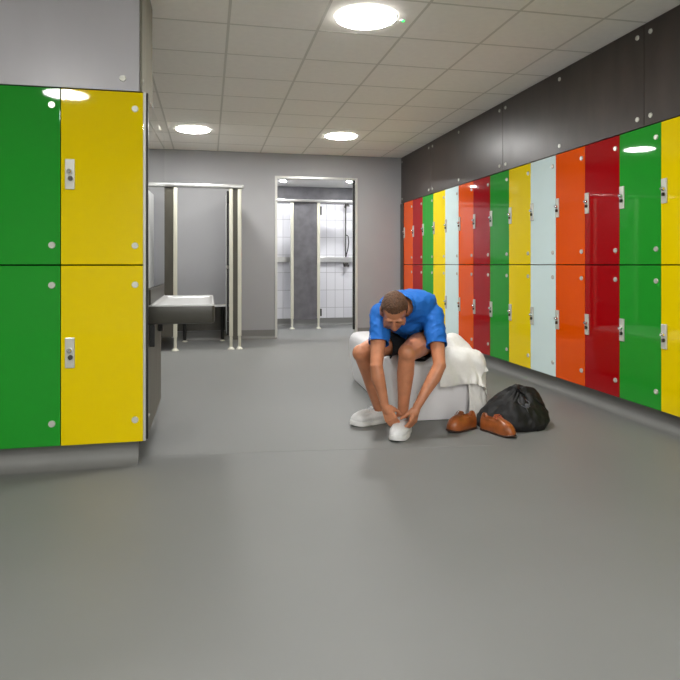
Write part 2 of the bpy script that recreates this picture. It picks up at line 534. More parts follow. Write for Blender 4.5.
near = ['beside the back wall, farthest in the right row', 'second from the back wall in the right row',
        'third from the back wall in the right row', 'fourth from the back wall in the right row',
        'fifth from the back wall in the right row', 'sixth from the back wall in the right row',
        'seventh from the back wall in the right row', 'eighth from the back wall in the right row',
        'middle of the three bigger yellow ones of the right row', 'nearest white column of the right row',
        'nearest orange column of the right row', 'nearest red column of the right row',
        'nearest green column of the right row', 'cut by the right edge of the photo']
cname = {'orange': 'orange', 'red': 'dark red', 'green': 'green', 'yellow': 'yellow', 'white': 'pale mint white'}
first = True
for k in range(14):
    c = cols[k % 5]
    for tier, src, z in (('upper', up, ZM), ('lower', lo, ZB)):
        t = src if k == 0 else copy_tree(src, None, {'door': c})
        if k == 0:
            for ch in t.children:
                if ch.name.startswith('door'): ch.data.materials[0] = M[c]
        t.location = (XR, 8.569 - k * W, z)
        t.rotation_euler = (0, 0, -PI / 2)
        where = near[k]
        if k == 8: where = 'second yellow column from the right edge'
        t['label'] = '%s glossy %s locker, %s' % (tier, cname[c], where)
        t['group'] = 'colourful lockers along the right wall'
        t['category'] = 'locker'
for x0, c, where in ((XL - W, 'yellow', 'at the corner of the left block'), (XL - 2 * W, 'green', 'cut by the left edge of the photo')):
    for tier, src, z in (('upper', up, ZM), ('lower', lo, ZB)):
        t = copy_tree(src, None, {'door': c})
        t.location = (x0, YL, z); t.rotation_euler = (0, 0, 0)
        for ch in t.children:
            if ch.name.startswith('lock'): ch.location.x = .012
        t['label'] = '%s glossy %s locker %s' % (tier, c, where)
        t['group'] = 'green and yellow lockers on the left block'
        t['category'] = 'locker'

# ------------------------------------------------------------------ mirror and sink on the side of the left block
mi = thing('wall_mirror', 'tall frameless mirror above the grey sink on the side of the left block', 'mirror', (XL + .0005, YL + .05, .909))
mi.rotation_euler = (0, 0, math.radians(-1.0))
obj('backing', rbox(0, .008, 0, 1.06, 0, ZT - .908, .001, 1), 'black', mi, sm=False)
obj('glass', rbox(.0085, .013, 0, 1.06, 0, ZT - .908, .0008, 1), 'mirror', mi, sm=False)

sk = thing('trough_sink', 'dark olive grey trough sink with upstand, fixed beside the left lockers', 'sink', (XL - .0015, 3.47, .715))
L_, Wd, Hs = 1.08, .365, .104
b = B()
outer = [(0, 0), (Wd, 0), (Wd, L_), (0, L_)]
rc = .018
def rrect(x0, x1, y0, y1, r, n=5):
    pts = []
    for cx_, cy_, a0 in ((x1 - r, y0 + r, -PI / 2), (x1 - r, y1 - r, 0), (x0 + r, y1 - r, PI / 2), (x0 + r, y0 + r, PI)):
        for i in range(n + 1):
            a = a0 + PI / 2 * i / n
            pts.append((cx_ + r * math.cos(a), cy_ + r * math.sin(a)))
    return pts
rings = []
for d_, z in ((.012, 0), (.003, .004), (0, .014), (0, Hs - .008), (.002, Hs - .002), (.006, Hs)):
    rings.append([(x, y, z) for x, y in rrect(d_, Wd - d_, d_, L_ - d_, .02)])
for d_, z in ((.012, Hs), (.016, Hs - .003), (.030, Hs - .010), (.09, Hs - .014)):
    rings.append([(x, y, z) for x, y in rrect(.03 + d_, Wd - d_, d_, L_ - d_, .02)])
loops(b, rings)
so = obj('basin', b, 'sink', sk)
so.data.materials.append(M['sink_top'])
for f in so.data.polygons:
    if f.center.z > Hs - .02 and f.normal.z > .3: f.material_index = 1
obj('upstand', rbox(0, .028, 0, L_, Hs, .19, .004, 2), 'sink', sk)
obj('upstand_edge', rbox(.028, .034, .0, L_, Hs - .001, Hs + .004, .001, 1), 'sink_top', sk)
obj('bracket', rbox(.018, .045, .04, .075, -.125, .004, .002), 'black', sk)
obj('bracket', rbox(.018, .045, .66, .70, -.105, .004, .002), 'black', sk)
b = B(); tube(b, [(.16, .8, .05), (.16, .8, -.03)], .02); tube(b, [(.16, .8, -.03), (.08, .8, -.06), (.02, .8, -.06)], .016)
obj('waste_pipe', b, 'black', sk)

# ------------------------------------------------------------------ toilet/changing cubicle against the back wall
YC = 7.70
cu = thing('cubicle', 'changing cubicle with dark olive pilasters, cream posts and a white head rail', 'cubicle', (0, YC, 0))
post(cu, -.385, 0, 1.965, .046, .045)
post(cu, .276, 0, 1.965, .046, .045)
post(cu, .378, 0, 1.965, .046, .045)
obj('pilaster', rbox(-1.05, -.408, -.012, .012, .17, 1.965, .002, 1), 'pilaster', cu, sm=False)
obj('pilaster', rbox(.299, .355, -.012, .012, .12, 1.965, .002, 1), 'pilaster', cu, sm=False)
obj('head_rail', rbox(-1.9, .428, -.03, .03, 1.965, 2.015, .014, 3), 'silver', cu)
dr = obj('door', rbox(.228, .246, .03, .62, .17, 1.94, .002, 1), 'white_solid', cu, sm=False)
obj('edge', rbox(.224, .250, .02, .032, .17, 1.94, .002, 1), 'black', dr)
obj('hinge', rbox(.222, .252, -.02, .02, 1.78, 1.92, .003), 'black', dr)
obj('hinge', rbox(.222, .252, -.02, .02, .22, .34, .003), 'black', dr)
obj('latch', rbox(.222, .252, -.006, .02, .98, 1.03, .003), 'steel_dark', dr)
obj('side_panel', rbox(.322, .336, .02, .985, .15, 1.965, .002, 1), 'wall', cu, sm=False)
obj('side_panel', rbox(-.43, -.416, .02, .985, .15, 1.965, .002, 1), 'wall', cu, sm=False)
post(cu, -1.08, 0, 1.965, .046, .045)
obj('pilaster', rbox(-1.89, -1.104, -.012, .012, .17, 1.965, .002, 1), 'pilaster', cu, sm=False)
cb_ = thing('cubicle_bench', 'white topped bench with dark front and black legs inside the cubicle', 'bench', (0, 8.47, 0))
obj('seat', rbox(-.412, .318, -.02, .21, .470, .490, .004), 'white_solid', cb_)
obj('apron', rbox(-.41, .316, .16, .178, .14, .470, .002, 1), 'pilaster', cb_, sm=False)
for x in (-.305, .19):
    b = B(); disc(b, (x, .10, .02), (0, 0, 1), .022, .450, 16)
    lg = obj('leg', b, 'black', cb_)
    b = B(); disc(b, (x, .10, 0), (0, 0, 1), .038, .02, 20, .02)
    obj('foot', b, 'cream', lg)

# ------------------------------------------------------------------ moulded bench the person sits on
BC = Vector((1.520, 4.69)); BA = math.radians(-2.0); BHX, BHY, BH = .305, .83, .435
bn = B()
def sup(hx, hy):
    return rrect(-hx, hx, -hy, hy, .105 - (BHX - hx) * .35, 9)
prof = [(.060, .000), (.046, .004), (.040, .02), (.030, .08), (.016, .16), (.006, .25), (0, .32), (.002, .365), (.012, .398), (.030, .420), (.060, .432), (.10, .435), (.2, .436)]
loops(bn, [[(x, y, z) for x, y in sup(BHX - d_, BHY - d_)] for d_, z in prof])
tag(obj('moulded_bench', bn, 'plastic', loc=(BC.x, BC.y, 0)), 'white rounded moulded plastic bench the person sits on', 'bench').rotation_euler = (0, 0, BA)

# ------------------------------------------------------------------ organic helpers
def evaluated(o):
    dg = bpy.context.evaluated_depsgraph_get()
    dg.update()
    me = bpy.data.meshes.new_from_object(o.evaluated_get(dg))
    return me

def fuse(bm, voxel=0.006, iters=4, factor=0.5):
    """closed overlapping volumes -> one continuous skin, returned as a new bmesh"""
    bmesh.ops.recalc_face_normals(bm, faces=list(bm.faces))
    me = bpy.data.meshes.new('tmp'); bm.to_mesh(me); bm.free()
    o = bpy.data.objects.new('tmp', me); COL.objects.link(o)
    r = o.modifiers.new('r', 'REMESH'); r.mode = 'VOXEL'; r.voxel_size = voxel; r.use_smooth_shade = True
    if iters:
        s_ = o.modifiers.new('s', 'SMOOTH'); s_.iterations = iters; s_.factor = factor
    m2 = evaluated(o)
    b2 = bmesh.new(); b2.from_mesh(m2)
    bpy.data.objects.remove(o); bpy.data.meshes.remove(me); bpy.data.meshes.remove(m2)
    return b2

def shift(bm, off):
    bmesh.ops.translate(bm, vec=Vector(off), verts=list(bm.verts))
    return bm

def wrinkle(bm, amp, scale, stretch=(1, 1, 1), seed=0.0, mask=None):
    bm.normal_update()
    n0 = [v.normal.copy() for v in bm.verts]
    for v, n in zip(bm.verts, n0):
        q = Vector((v.co.x * stretch[0], v.co.y * stretch[1], v.co.z * stretch[2])) * scale + Vector((seed, seed, seed))
        a = amp * (mask(v.co) if mask else 1)
        r = max(0.0, 1 - abs(noise.noise(q)) * 2.2)
        v.co += n * a * (r - 0.5)
    return bm

def shell(bm, th):
    """gives an open sheet thickness on its inner side"""
    bm.normal_update()
    bm.verts.index_update()
    faces = list(bm.faces)
    rim = [(e.verts[0], e.verts[1], e.link_loops[0].vert is e.verts[0]) for e in bm.edges if len(e.link_faces) == 1]
    inner = {v: bm.verts.new(v.co - v.normal * th) for v in list(bm.verts)}
    for f in faces:
        bm.faces.new([inner[v] for v in reversed(f.verts)])
    for a, b_, fwd in rim:
        if not fwd: a, b_ = b_, a
        bm.faces.new((b_, a, inner[a], inner[b_]))
    return bm

# ------------------------------------------------------------------ shoes
def shoe_outline(L, wf, wh, n=48):
    """closed sole outline, heel at x=0, toe at x=L"""
    pts = []
    for i in range(n):
        t = 2 * PI * i / n
        x = L * (0.5 - 0.5 * math.cos(t))
        u = x / L
        wdt = wh + (wf - wh) * (1 / (1 + math.exp(-(u - 0.42) * 12)))
        env = max(0.0, 1 - (1 - min(1, max(0, u) / 0.16)) ** 2) ** 0.5 if u < 0.16 else 1
        if u > 0.68: env = max(0.0, 1 - ((u - 0.68) / 0.32) ** 2.3) ** 0.5
        y = wdt * env * (1 if math.sin(t) >= 0 else -1)
        if abs(math.sin(t)) < 1e-6: y = 0
        pts.append((x, y + .006 * math.sin(u * PI)))
    return pts

def shoe(name, label, heel, toe, mats, L=None, kind='derby', parent=None, root=(0, 0, 0), side=1):
    """heel/toe: world floor points of the two ends"""
    h = Vector(heel).to_2d() if len(heel) > 2 else Vector(heel)
    t = Vector(toe)
    L = L or (t - h).length
    ang = math.atan2(t.y - h.y, t.x - h.x)
    if parent is None:
        T = thing(name, label, 'shoe', (h.x, h.y, 0), ang)
        up_p = T
    z0 = .028 if kind == 'sneaker' else .012
    out = shoe_outline(L, .051 if kind == 'sneaker' else .045, .034)
    n = len(out)
    top = .088 if kind == 'sneaker' else .094
    rim = []
    for i in range(n):
        t_ = 2 * PI * i / n
        x = .015 + .055 * (1 - math.cos(t_))
        y = .030 * math.sin(t_)
        z = top + (.012 * math.cos(t_) ** 2) - (.010 if abs(math.sin(t_)) > .7 else 0) + (.006 if kind == 'sneaker' and math.cos(t_) > .7 else 0)
        rim.append((x, y * (1.05 if kind == 'sneaker' else .95), z))
    b = B()
    rings = []
    for k in range(13):
        s_ = k / 12
        a, zz = s_ ** 1.9, 1 - (1 - s_) ** 1.55
        r = []
        for (ox, oy), (rx, ry, rz) in zip(out, rim):
            bulge = math.sin(min(1, s_ * 1.6) * PI) * .004
            x = ox + (rx - ox) * a
            y = oy + (ry - oy) * a
            x += bulge * (1 if ox > L / 2 else -1) * .4
            y += bulge * (1 if oy > 0 else -1)
            u = ox / L
            z = z0 + (rz - z0) * (zz if u < .6 else zz * .97)
            if u > .5:
                z += .006 * math.sin(s_ * PI)
            r.append((x, y, z))
        rings.append(r)
    vr = loops(b, rings, cap=False)
    # collar rolls inwards and down to the insole
    prev = vr[-1]
    cen = Vector((.07, 0, 0))
    for k, (f_, dz) in enumerate(((.93, .001), (.86, -.006), (.80, -.03), (.78, -.055))):
        cur = [b.verts.new((cen.x + (p[0] - cen.x) * f_, p[1] * f_, p[2] + dz)) for p in rim]
        for i in range(n):
            b.faces.new((prev[i], prev[(i + 1) % n], cur[(i + 1) % n], cur[i]))
        prev = cur
    b.faces.new(prev)
    def place(bm_):
        if parent is not None:
            bmesh.ops.rotate(bm_, cent=(0, 0, 0), matrix=Matrix.Rotation(ang, 3, 'Z'), verts=list(bm_.verts))
            shift(bm_, Vector((h.x, h.y, 0)) - Vector(root))
        return bm_
    if kind == 'sneaker':
        wrinkle(b, .0018, 60, seed=3)
    up_ = obj('upper' if parent is None else 'sneaker', place(b), mats[0], parent if parent is not None else T)
    base = up_ if parent is not None else T
    # sole
    b = B()
    if kind == 'sneaker':
        lv = ((-.002, .0), (.004, .004), (.006, .016), (.003, .030), (-.004, .033))
    else:
        lv = ((.002, .004), (.005, .006), (.005, .012), (-.002, .015))
    rr = []
    for off, z in lv:
        r = []
        for x, y in out:
            v = Vector((x - L / 2, y)); v2 = v.normalized() * off
            lift = 0.010 * max(0, (x / L - .75) / .25) ** 2 + (0.004 * max(0, (.12 - x / L) / .12) if kind == 'sneaker' else 0)
            r.append((x + v2.x, y + v2.y, z + lift))
        rr.append(r)
    loops(b, rr)
    obj('sole', place(b), mats[1], base)
    if kind != 'sneaker':
        b = B()
        hp = [(x, y) for x, y in shoe_outline(L, .036, .037)]
        hp = [(min(x, .075) - .002, y * 1.02) for x, y in hp]
        loops(b, [[(x, y, 0) for x, y in hp], [(x, y, .006) for x, y in hp]])
        obj('heel', place(b), mats[1], base)
    # tongue and laces over the vamp
    def vamp(x, y):
        u = max(0.0, (x - .125) / (L - .125))
        zc = top + .004 - (top - .050) * min(1, u * 1.25) ** 0.9
        return zc - y * y * 9
    b = B()
    rings = []
    for i in range(7):
        x = .118 + i * .013
        rings.append([(x, y, vamp(x, y) + (.008 if i else .018)) for y in (-.017, -.009, 0, .009, .017)])
    loops(b, rings, cap=False, closed=False)
    shell(b, .003)
    obj('tongue', place(b), mats[0], base)
    for i in range(4 if kind != 'sneaker' else 5):
        x = .128 + i * .0145
        b = B()
        pts = []
        for k in range(7):
            y = -.023 + .046 * k / 6
            pts.append((x + (.008 if i % 2 else -.004) * (k / 6 - .5), y, vamp(x, y) + .014 - abs(y) * .12))
        tube(b, pts, .0024 if kind != 'sneaker' else .003, 6)
        obj('lace', place(b), mats[2], base)
    b = B()
    x = .120
    for sgn in (-1, 1):
        tube(b, [(x, 0, vamp(x, 0) + .014), (x + .008, sgn * .02, vamp(x, .02) + .022), (x + .016, sgn * .034, vamp(x, .02) + .008),
                 (x + .012, sgn * .022, vamp(x, .02) + .010), (x, 0, vamp(x, 0) + .012)], .0022, 6)
        tube(b, [(x, 0, vamp(x, 0) + .013), (x + .022, sgn * .016, vamp(x, .016) + .010), (x + .034, sgn * .03, vamp(x, .03) + .004)], .002, 6)
    obj('lace_bow', place(b), mats[2], base)
    return base

shoe('leather_shoe', 'tan leather lace up shoe under the hanging towel, toe pointing left', (1.668, 3.700), (1.447, 3.600),
     ('leather', 'shoe_sole', 'lace'))
shoe('leather_shoe', 'tan leather lace up shoe leaning by the black bag, toe pointing forward right', (1.690, 3.645), (1.785, 3.395),
     ('leather', 'shoe_sole', 'lace_red'))

# ------------------------------------------------------------------ black drawstring bag
def make_bag():
    T = thing('drawstring_bag', 'slumped black nylon drawstring bag on the floor beside the tan shoes', 'bag', (1.940, 3.715, 0))
    b = B()
    bmesh.ops.create_icosphere(b, subdivisions=6, radius=1.0)
    tip = Vector((-.25, -.55, .80)).normalized()      # cinched mouth, towards the camera and up left
    for v in b.verts:
        d = v.co.normalized()
        r = Vector((.200 * d.x, .190 * d.y, .0))
        z = d.z
        hgt = .225 * max(0, z) ** .70 if z > 0 else -.02
        # slump: fuller low down, narrowing to the top
        k = 1 + .10 * (1 - max(0, z)) ** 2 if z > 0 else 1.06 - .5 * z * z
        x = r.x * k; y = r.y * k
        # left side trails out in a low tail
        if d.x < 0:
            hgt *= 1 - .50 * (-d.x) ** 2
            x *= 1.0 + .10 * (-d.x)
        if d.x > 0.2: hgt *= 1 + .10 * d.x
        x += .020 * hgt / .26
        v.co = Vector((x, y, max(0.0, hgt)))
    b.normal_update()
    n0 = [v.normal.copy() for v in b.verts]
    for v, n in zip(b.verts, n0):
        p = v.co
        top = Vector((.01, -.05, .25))
        rel = p - top
        az = math.atan2(rel.y, rel.x)
        dist = rel.length
        rad = math.sin(az * 7 + noise.noise(p * 9) * 3.0) * .009 * math.exp(-dist / .16)
        big = noise.noise(p * 7 + Vector((5, 2, 1))) * .030
        rid = (0.5 - abs(noise.noise(Vector((p.x * 9, p.y * 9, p.z * 5)) + Vector((1, 7, 3))))) * .022
        fine = noise.noise(p * 38) * .004
        f = min(1, p.z / .05 + .25)
        v.co += n * (rad * 1.5 + big + rid + fine) * f
        v.co.z = max(0.001, v.co.z)
    body = obj('body', b, 'bag', T)
    # gathered mouth
    b = B()
    rings = []
    for k, (rad_, z) in enumerate(((.050, .0), (.030, .018), (.022, .028), (.034, .045), (.05, .058), (.046, .060), (.018, .030))):
        rings.append([((rad_ + .006 * math.sin(t * 7 + k)) * math.cos(t), (rad_ + .006 * math.sin(t * 7 + k)) * math.sin(t), z) for t in [2 * PI * i / 56 for i in range(56)]])
    loops(b, rings)
    bmesh.ops.rotate(b, cent=(0, 0, 0), matrix=Matrix.Rotation(math.radians(38), 3, 'Y') @ Matrix.Rotation(math.radians(14), 3, 'X'), verts=list(b.verts))
    bmesh.ops.scale(b, vec=(.8, .8, .8), verts=list(b.verts))
    shift(b, (.0, -.05, .190))
    obj('mouth', b, 'bag', T)
    b = B()
    tube(b, [(.0, -.08, .215), (-.04, -.125, .19), (-.09, -.145, .14), (-.15, -.145, .085), (-.195, -.12, .04), (-.222, -.08, .012), (-.226, -.03, .010), (-.20, .02, .014), (-.16, .02, .04)], .0085, 10)
    obj('strap', b, 'bag_trim', T)
    b = B()
    tube(b, [(.03, -.05, .215), (.09, -.09, .195), (.150, -.10, .145), (.195, -.09, .09), (.208, -.07, .04), (.18, -.05, .012)], .0085, 10)
    obj('strap', b, 'bag_trim', T)
    b = B()
    tube(b, [(-.01, -.09, .205), (-.04, -.150, .180), (-.03, -.172, .16), (.0, -.178, .145), (.012, -.185, .11)], .003, 8)
    tube(b, [(.0, -.09, .205), (.03, -.155, .175), (.025, -.175, .150)], .003, 8)
    obj('drawcord', b, 'logo_grey', T)
    bb = rbox(-.012, .012, -.192, -.176, .145, .172, .004)
    obj('cord_lock', bb, 'logo_grey', T)
    return T
make_bag()

# ------------------------------------------------------------------ towel: a cloth sheet settled over the corner of the bench
def towel_sheet():
    rng = np.random.RandomState(3)
    nx, ny, d = TOW['nx'], TOW['ny'], .0135
    u, v = np.meshgrid(np.arange(nx), np.arange(ny), indexing='ij')
    U = (u - (nx - 1) / 2) * d; V = (v - (ny - 1) / 2) * d
    # start crumpled: compressed folds across the sheet
    lx = U * .66; lz = .036 * np.sin(U * 34 + V * 6 + TOW['seed']) + .018 * np.sin(V * 27 + U * 9)
    ly = V * .78
    a = TOW['ang']
    P = np.stack([TOW['x'] + lx * math.cos(a) - ly * math.sin(a), TOW['y'] + lx * math.sin(a) + ly * math.cos(a), TOW['z'] + lz], -1)
    Q = P.copy()
    def cons(dx, dy):
        L = d * math.hypot(dx, dy)
        out = []
        for par in (0, 1):
            sx = slice(None); out.append((dx, dy, par, L))
        return out
    CS = []
    for dx, dy, st in ((1, 0, 1), (0, 1, 1), (1, 1, .6), (1, -1, .6), (2, 0, .16), (0, 2, .16)):
        CS.append((dx, dy, d * math.hypot(dx, dy), st))
    ca, sa = math.cos(-BA), math.sin(-BA)
    caps = TOW['caps']
    for step in range(TOW['steps']):
        vel = (P - Q) * .975
        Q = P.copy()
        P = P + vel + np.array([0, 0, -9.8]) * (1 / 90.) ** 2
        for it in range(7):
            for dx, dy, L, st in CS:
                # four interleaved colours keep the updates independent
                if dy >= 0:
                    A = P[:nx - dx, :ny - dy]; Bv = P[dx:, dy:]
                else:
                    A = P[:nx - dx, -dy:]; Bv = P[dx:, :ny + dy]
                D_ = Bv - A
                l = np.sqrt((D_ ** 2).sum(-1, keepdims=True)) + 1e-9
                c = D_ * ((l - L) / l) * (.5 * st * .5)
                if st < .5: c = np.where(l < L, c, 0)
                C = np.zeros_like(P)
                if dy >= 0:
                    C[:nx - dx, :ny - dy] += c; C[dx:, dy:] -= c
                else:
                    C[:nx - dx, -dy:] += c; C[dx:, :ny + dy] -= c
                P = P + C
        # bench collision (rounded box), done in the bench's own frame
        X = P[..., 0] - BC.x; Y = P[..., 1] - BC.y
        bx = X * ca - Y * sa; by = X * sa + Y * ca; bz = P[..., 2] - BH / 2
        r = .05
        taper = np.clip((.30 - P[..., 2]) / .30, 0, 1) * .04
        qx = np.abs(bx) - (BHX - r - taper); qy = np.abs(by) - (BHY - r - taper); qz = np.abs(bz) - (BH / 2 - r)
        ox, oy, oz = (np.maximum(q, 0) for q in (qx, qy, qz))
        ln = np.sqrt(ox ** 2 + oy ** 2 + oz ** 2) + 1e-9
        sd = ln + np.minimum(np.maximum(np.maximum(qx, qy), qz), 0) - r
        pen = TOW['gap'] - sd
        hit = pen > 0
        nxv, nyv, nzv = ox / ln * np.sign(bx), oy / ln * np.sign(by), oz / ln * np.sign(bz)
        inside = (ln < 1e-6)
        nzv = np.where(inside, 1, nzv)
        wx = nxv * ca + nyv * sa; wy = -nxv * sa + nyv * ca
        N = np.stack([wx, wy, nzv], -1)
        P = P + N * np.where(hit, pen, 0)[..., None]
        mv = P - Q
        tang = mv - N * (mv * N).sum(-1, keepdims=True)
        P = P - tang * np.where(hit, .55, 0)[..., None]
        for (c0, c1, rad) in caps:
            c0 = np.array(c0); c1 = np.array(c1)
            ab = c1 - c0
            t = np.clip(((P - c0) @ ab) / (ab @ ab + 1e-9), 0, 1)
            w_ = P - (c0 + t[..., None] * ab)
            l = np.sqrt((w_ ** 2).sum(-1)) + 1e-9
            pen = rad - l
            n_ = w_ / l[..., None]
            P = P + n_ * np.maximum(pen, 0)[..., None]
            mv = P - Q
            P = P - mv * np.where(pen > 0, .4, 0)[..., None]
        P[..., 2] = np.maximum(P[..., 2], .006)
    return P

TOW = dict(nx=41, ny=25, seed=0.0, x=1.745, y=3.95, z=.60, ang=math.radians(-50), gap=.012, steps=110,
           caps=[((1.635, 4.10, .46), (1.72, 4.08, .41), .095)])
b = B()
for cfg in (dict(), dict(nx=36, ny=30, x=1.665, y=3.955, z=.66, ang=math.radians(9), gap=.030, seed=5),
            dict(nx=34, ny=32, x=1.70, y=4.06, z=.68, ang=math.radians(-28), gap=.022, seed=2)):
    TOW.update(cfg)
    Pt = towel_sheet()
    vv = [[b.verts.new(Vector(Pt[i, j]) - Vector((1.70, 4.02, 0))) for j in range(Pt.shape[1])] for i in range(Pt.shape[0])]
    for i in range(Pt.shape[0] - 1):
        for j in range(Pt.shape[1] - 1):
            b.faces.new((vv[i][j], vv[i + 1][j], vv[i + 1][j + 1], vv[i][j + 1]))
bmesh.ops.recalc_face_normals(b, faces=list(b.faces))
b.normal_update()
n0 = [v.normal.copy() for v in b.verts]
for v, n in zip(b.verts, n0):
    q = Vector(((v.co.x * .8 + v.co.z * .5) * 17, v.co.y * 16, (v.co.z * .85 - v.co.x * .5) * 4.5))
    a = .024 if v.co.z < .43 else .018
    v.co += n * a * (noise.noise(q) * 1.6 + .35)
bmesh.ops.smooth_vert(b, verts=list(b.verts), factor=.3, use_axis_x=True, use_axis_y=True, use_axis_z=True)
shell(b, .006)
tw = obj('towel', b, 'towel', loc=(1.70, 4.02, 0), recalc=False)
for f in tw.data.polygons: f.use_smooth = True
tag(tw, 'white towel draped in folds over the right corner of the white bench', 'towel')

# ------------------------------------------------------------------ the person
R0 = Vector((1.36, 4.05, 0))
PT = thing('person', 'person in a blue T-shirt and black shorts bending over to tie a white sneaker', 'person', R0)
def V(*a): return Vector(a)
J = dict(pelvis=V(1.395, 4.10, .555), hipR=V(1.285, 4.07, .525), hipL=V(1.465, 4.00, .525),
         kneeR=V(.950, 3.817, .475), kneeL=V(1.180, 3.590, .502), ankR=V(1.098, 3.932, .095), ankL=V(1.172, 3.655, .112),
         shR=V(1.065, 3.765, .715), shL=V(1.418, 3.790, .712), elR=V(.990, 3.600, .425), elL=V(1.388, 3.590, .420),
         wrR=V(1.036, 3.572, .190), wrL=V(1.222, 3.535, .182), neck=V(1.215, 3.770, .775))
J = {k: v - R0 for k, v in J.items()}

def ring(c, axis, side, a, b, n=28, e=2.4):
    axis = Vector(axis).normalized(); side = Vector(side)
    side = (side - axis * side.dot(axis)).normalized()
    up_ = axis.cross(side)
    out = []
    for i in range(n):
        t = 2 * PI * i / n
        c_, s_ = math.cos(t), math.sin(t)
        k = (abs(c_) ** e + abs(s_) ** e) ** (-1 / e)
        out.append(Vector(c) + side * (a * c_ * k) + up_ * (b * s_ * k))
    return out

SIDE = (J['shL'] - J['shR']).normalized()
spine = [  # centre, half width, half thickness
    (V(1.415, 4.170, .500), .165, .105),
    (V(1.395, 4.105, .560), .178, .118),
    (V(1.375, 4.045, .630), .165, .112),
    (V(1.345, 3.985, .685), .165, .112),
    (V(1.305, 3.925, .728), .178, .118),
    (V(1.270, 3.868, .752), .186, .112),
    (V(1.243, 3.815, .762), .165, .095),
    (V(1.222, 3.772, .768), .105, .070)]

def torso(bm, g=0.0, lo=0, hi=None):
    sp_ = spine[lo:hi]
    rings = []
    for i, (c, a, b_) in enumerate(sp_):
        p0 = sp_[max(0, i - 1)][0]; p1 = sp_[min(len(sp_) - 1, i + 1)][0]
        rings.append(ring(c - R0, p1 - p0, SIDE, a + g, b_ + g))
    c0, c1 = sp_[0], sp_[-1]
    ax0 = (sp_[0][0] - sp_[1][0]).normalized(); ax1 = (sp_[-1][0] - sp_[-2][0]).normalized()
    rings.insert(0, ring(c0[0] - R0 + ax0 * .03, ax0 * -1, SIDE, (c0[1] + g) * .75, (c0[2] + g) * .7))
    rings.append(ring(c1[0] - R0 + ax1 * .02, ax1, SIDE, (c1[1] + g) * .7, (c1[2] + g) * .7))
    loops(bm, rings)

# head frame: x = his left, y = face forward, z = crown
HF = Vector((-.20, -.56, -.80)).normalized()
HX = Vector((-.95, .30, 0)); HX = (HX - HF * HX.dot(HF)).normalized()
HZ = HX.cross(HF).normalized()
HM = Matrix((HX, HF, HZ)).transposed()
HC = V(1.112, 3.628, .755) - R0
def hp(x, y, z): return HC + HM @ Vector((x, y, z))

body = B()
torso(body, -.008)
# shoulders, chest bulk, buttocks
for s_, a in (('shR', -1), ('shL', 1)):
    ellipsoid(body, J[s_] + SIDE * (-.004 * a) + V(0, .012, .004), (.062, .066, .062))
    ellipsoid(body, J[s_] + SIDE * (-.075 * a) + V(.02, .05, .022), (.085, .075, .062))
for x, y in ((1.33, 4.16), (1.49, 4.12)):
    ellipsoid(body, V(x, y, .520) - R0, (.098, .105, .088))
# legs
for sd in 'RL':
    h, kn, an = J['hip' + sd], J['knee' + sd], J['ank' + sd]
    m1 = h.lerp(kn, .5) + V(0, 0, .006)
    capsule(body, h, m1, .088, .078); capsule(body, m1, kn, .078, .056)
    shin = (an - kn).normalized()
    fwd = V(-.75, -.55, 0).normalized() if sd == 'R' else V(-.25, -.97, 0)
    ellipsoid(body, kn + fwd * .014 + V(0, 0, .004), (.048, .048, .052))
    c1 = kn.lerp(an, .33) - fwd * .016
    capsule(body, kn, c1, .050, .053)
    capsule(body, c1, kn.lerp(an, .66), .053, .040)
    capsule(body, kn, kn.lerp(an, .6) + fwd * .006, .044, .034)
    capsule(body, kn.lerp(an, .64), an, .040, .032)
    ellipsoid(body, an + fwd.cross(V(0, 0, 1)) * .026, (.014, .014, .017))
    ellipsoid(body, an - fwd.cross(V(0, 0, 1)) * .026, (.014, .014, .017))
    toe = {'R': V(.935, 3.888, .03), 'L': V(1.085, 3.505, .03)}[sd] - R0
    capsule(body, an + V(0, 0, -.045), an.lerp(toe, .55) * 1.0 + V(0, 0, -.015), .030, .030)
    capsule(body, an.lerp(toe, .5) + V(0, 0, -.012), an.lerp(toe, .82), .028, .020)
# arms
for sd in 'RL':
    sh_, el, wr = J['sh' + sd], J['el' + sd], J['wr' + sd]
    out_ = SIDE * (-1 if sd == 'R' else 1)
    m1 = sh_.lerp(el, .45) + out_ * .004
    capsule(body, sh_, m1, .058, .050); capsule(body, m1, el, .050, .038)
    ellipsoid(body, el, (.040, .040, .042))
    c1 = el.lerp(wr, .28) + out_ * .006
    capsule(body, el, c1, .039, .043); capsule(body, c1, el.lerp(wr, .65), .043, .031)
    capsule(body, el.lerp(wr, .62), wr, .032, .024)

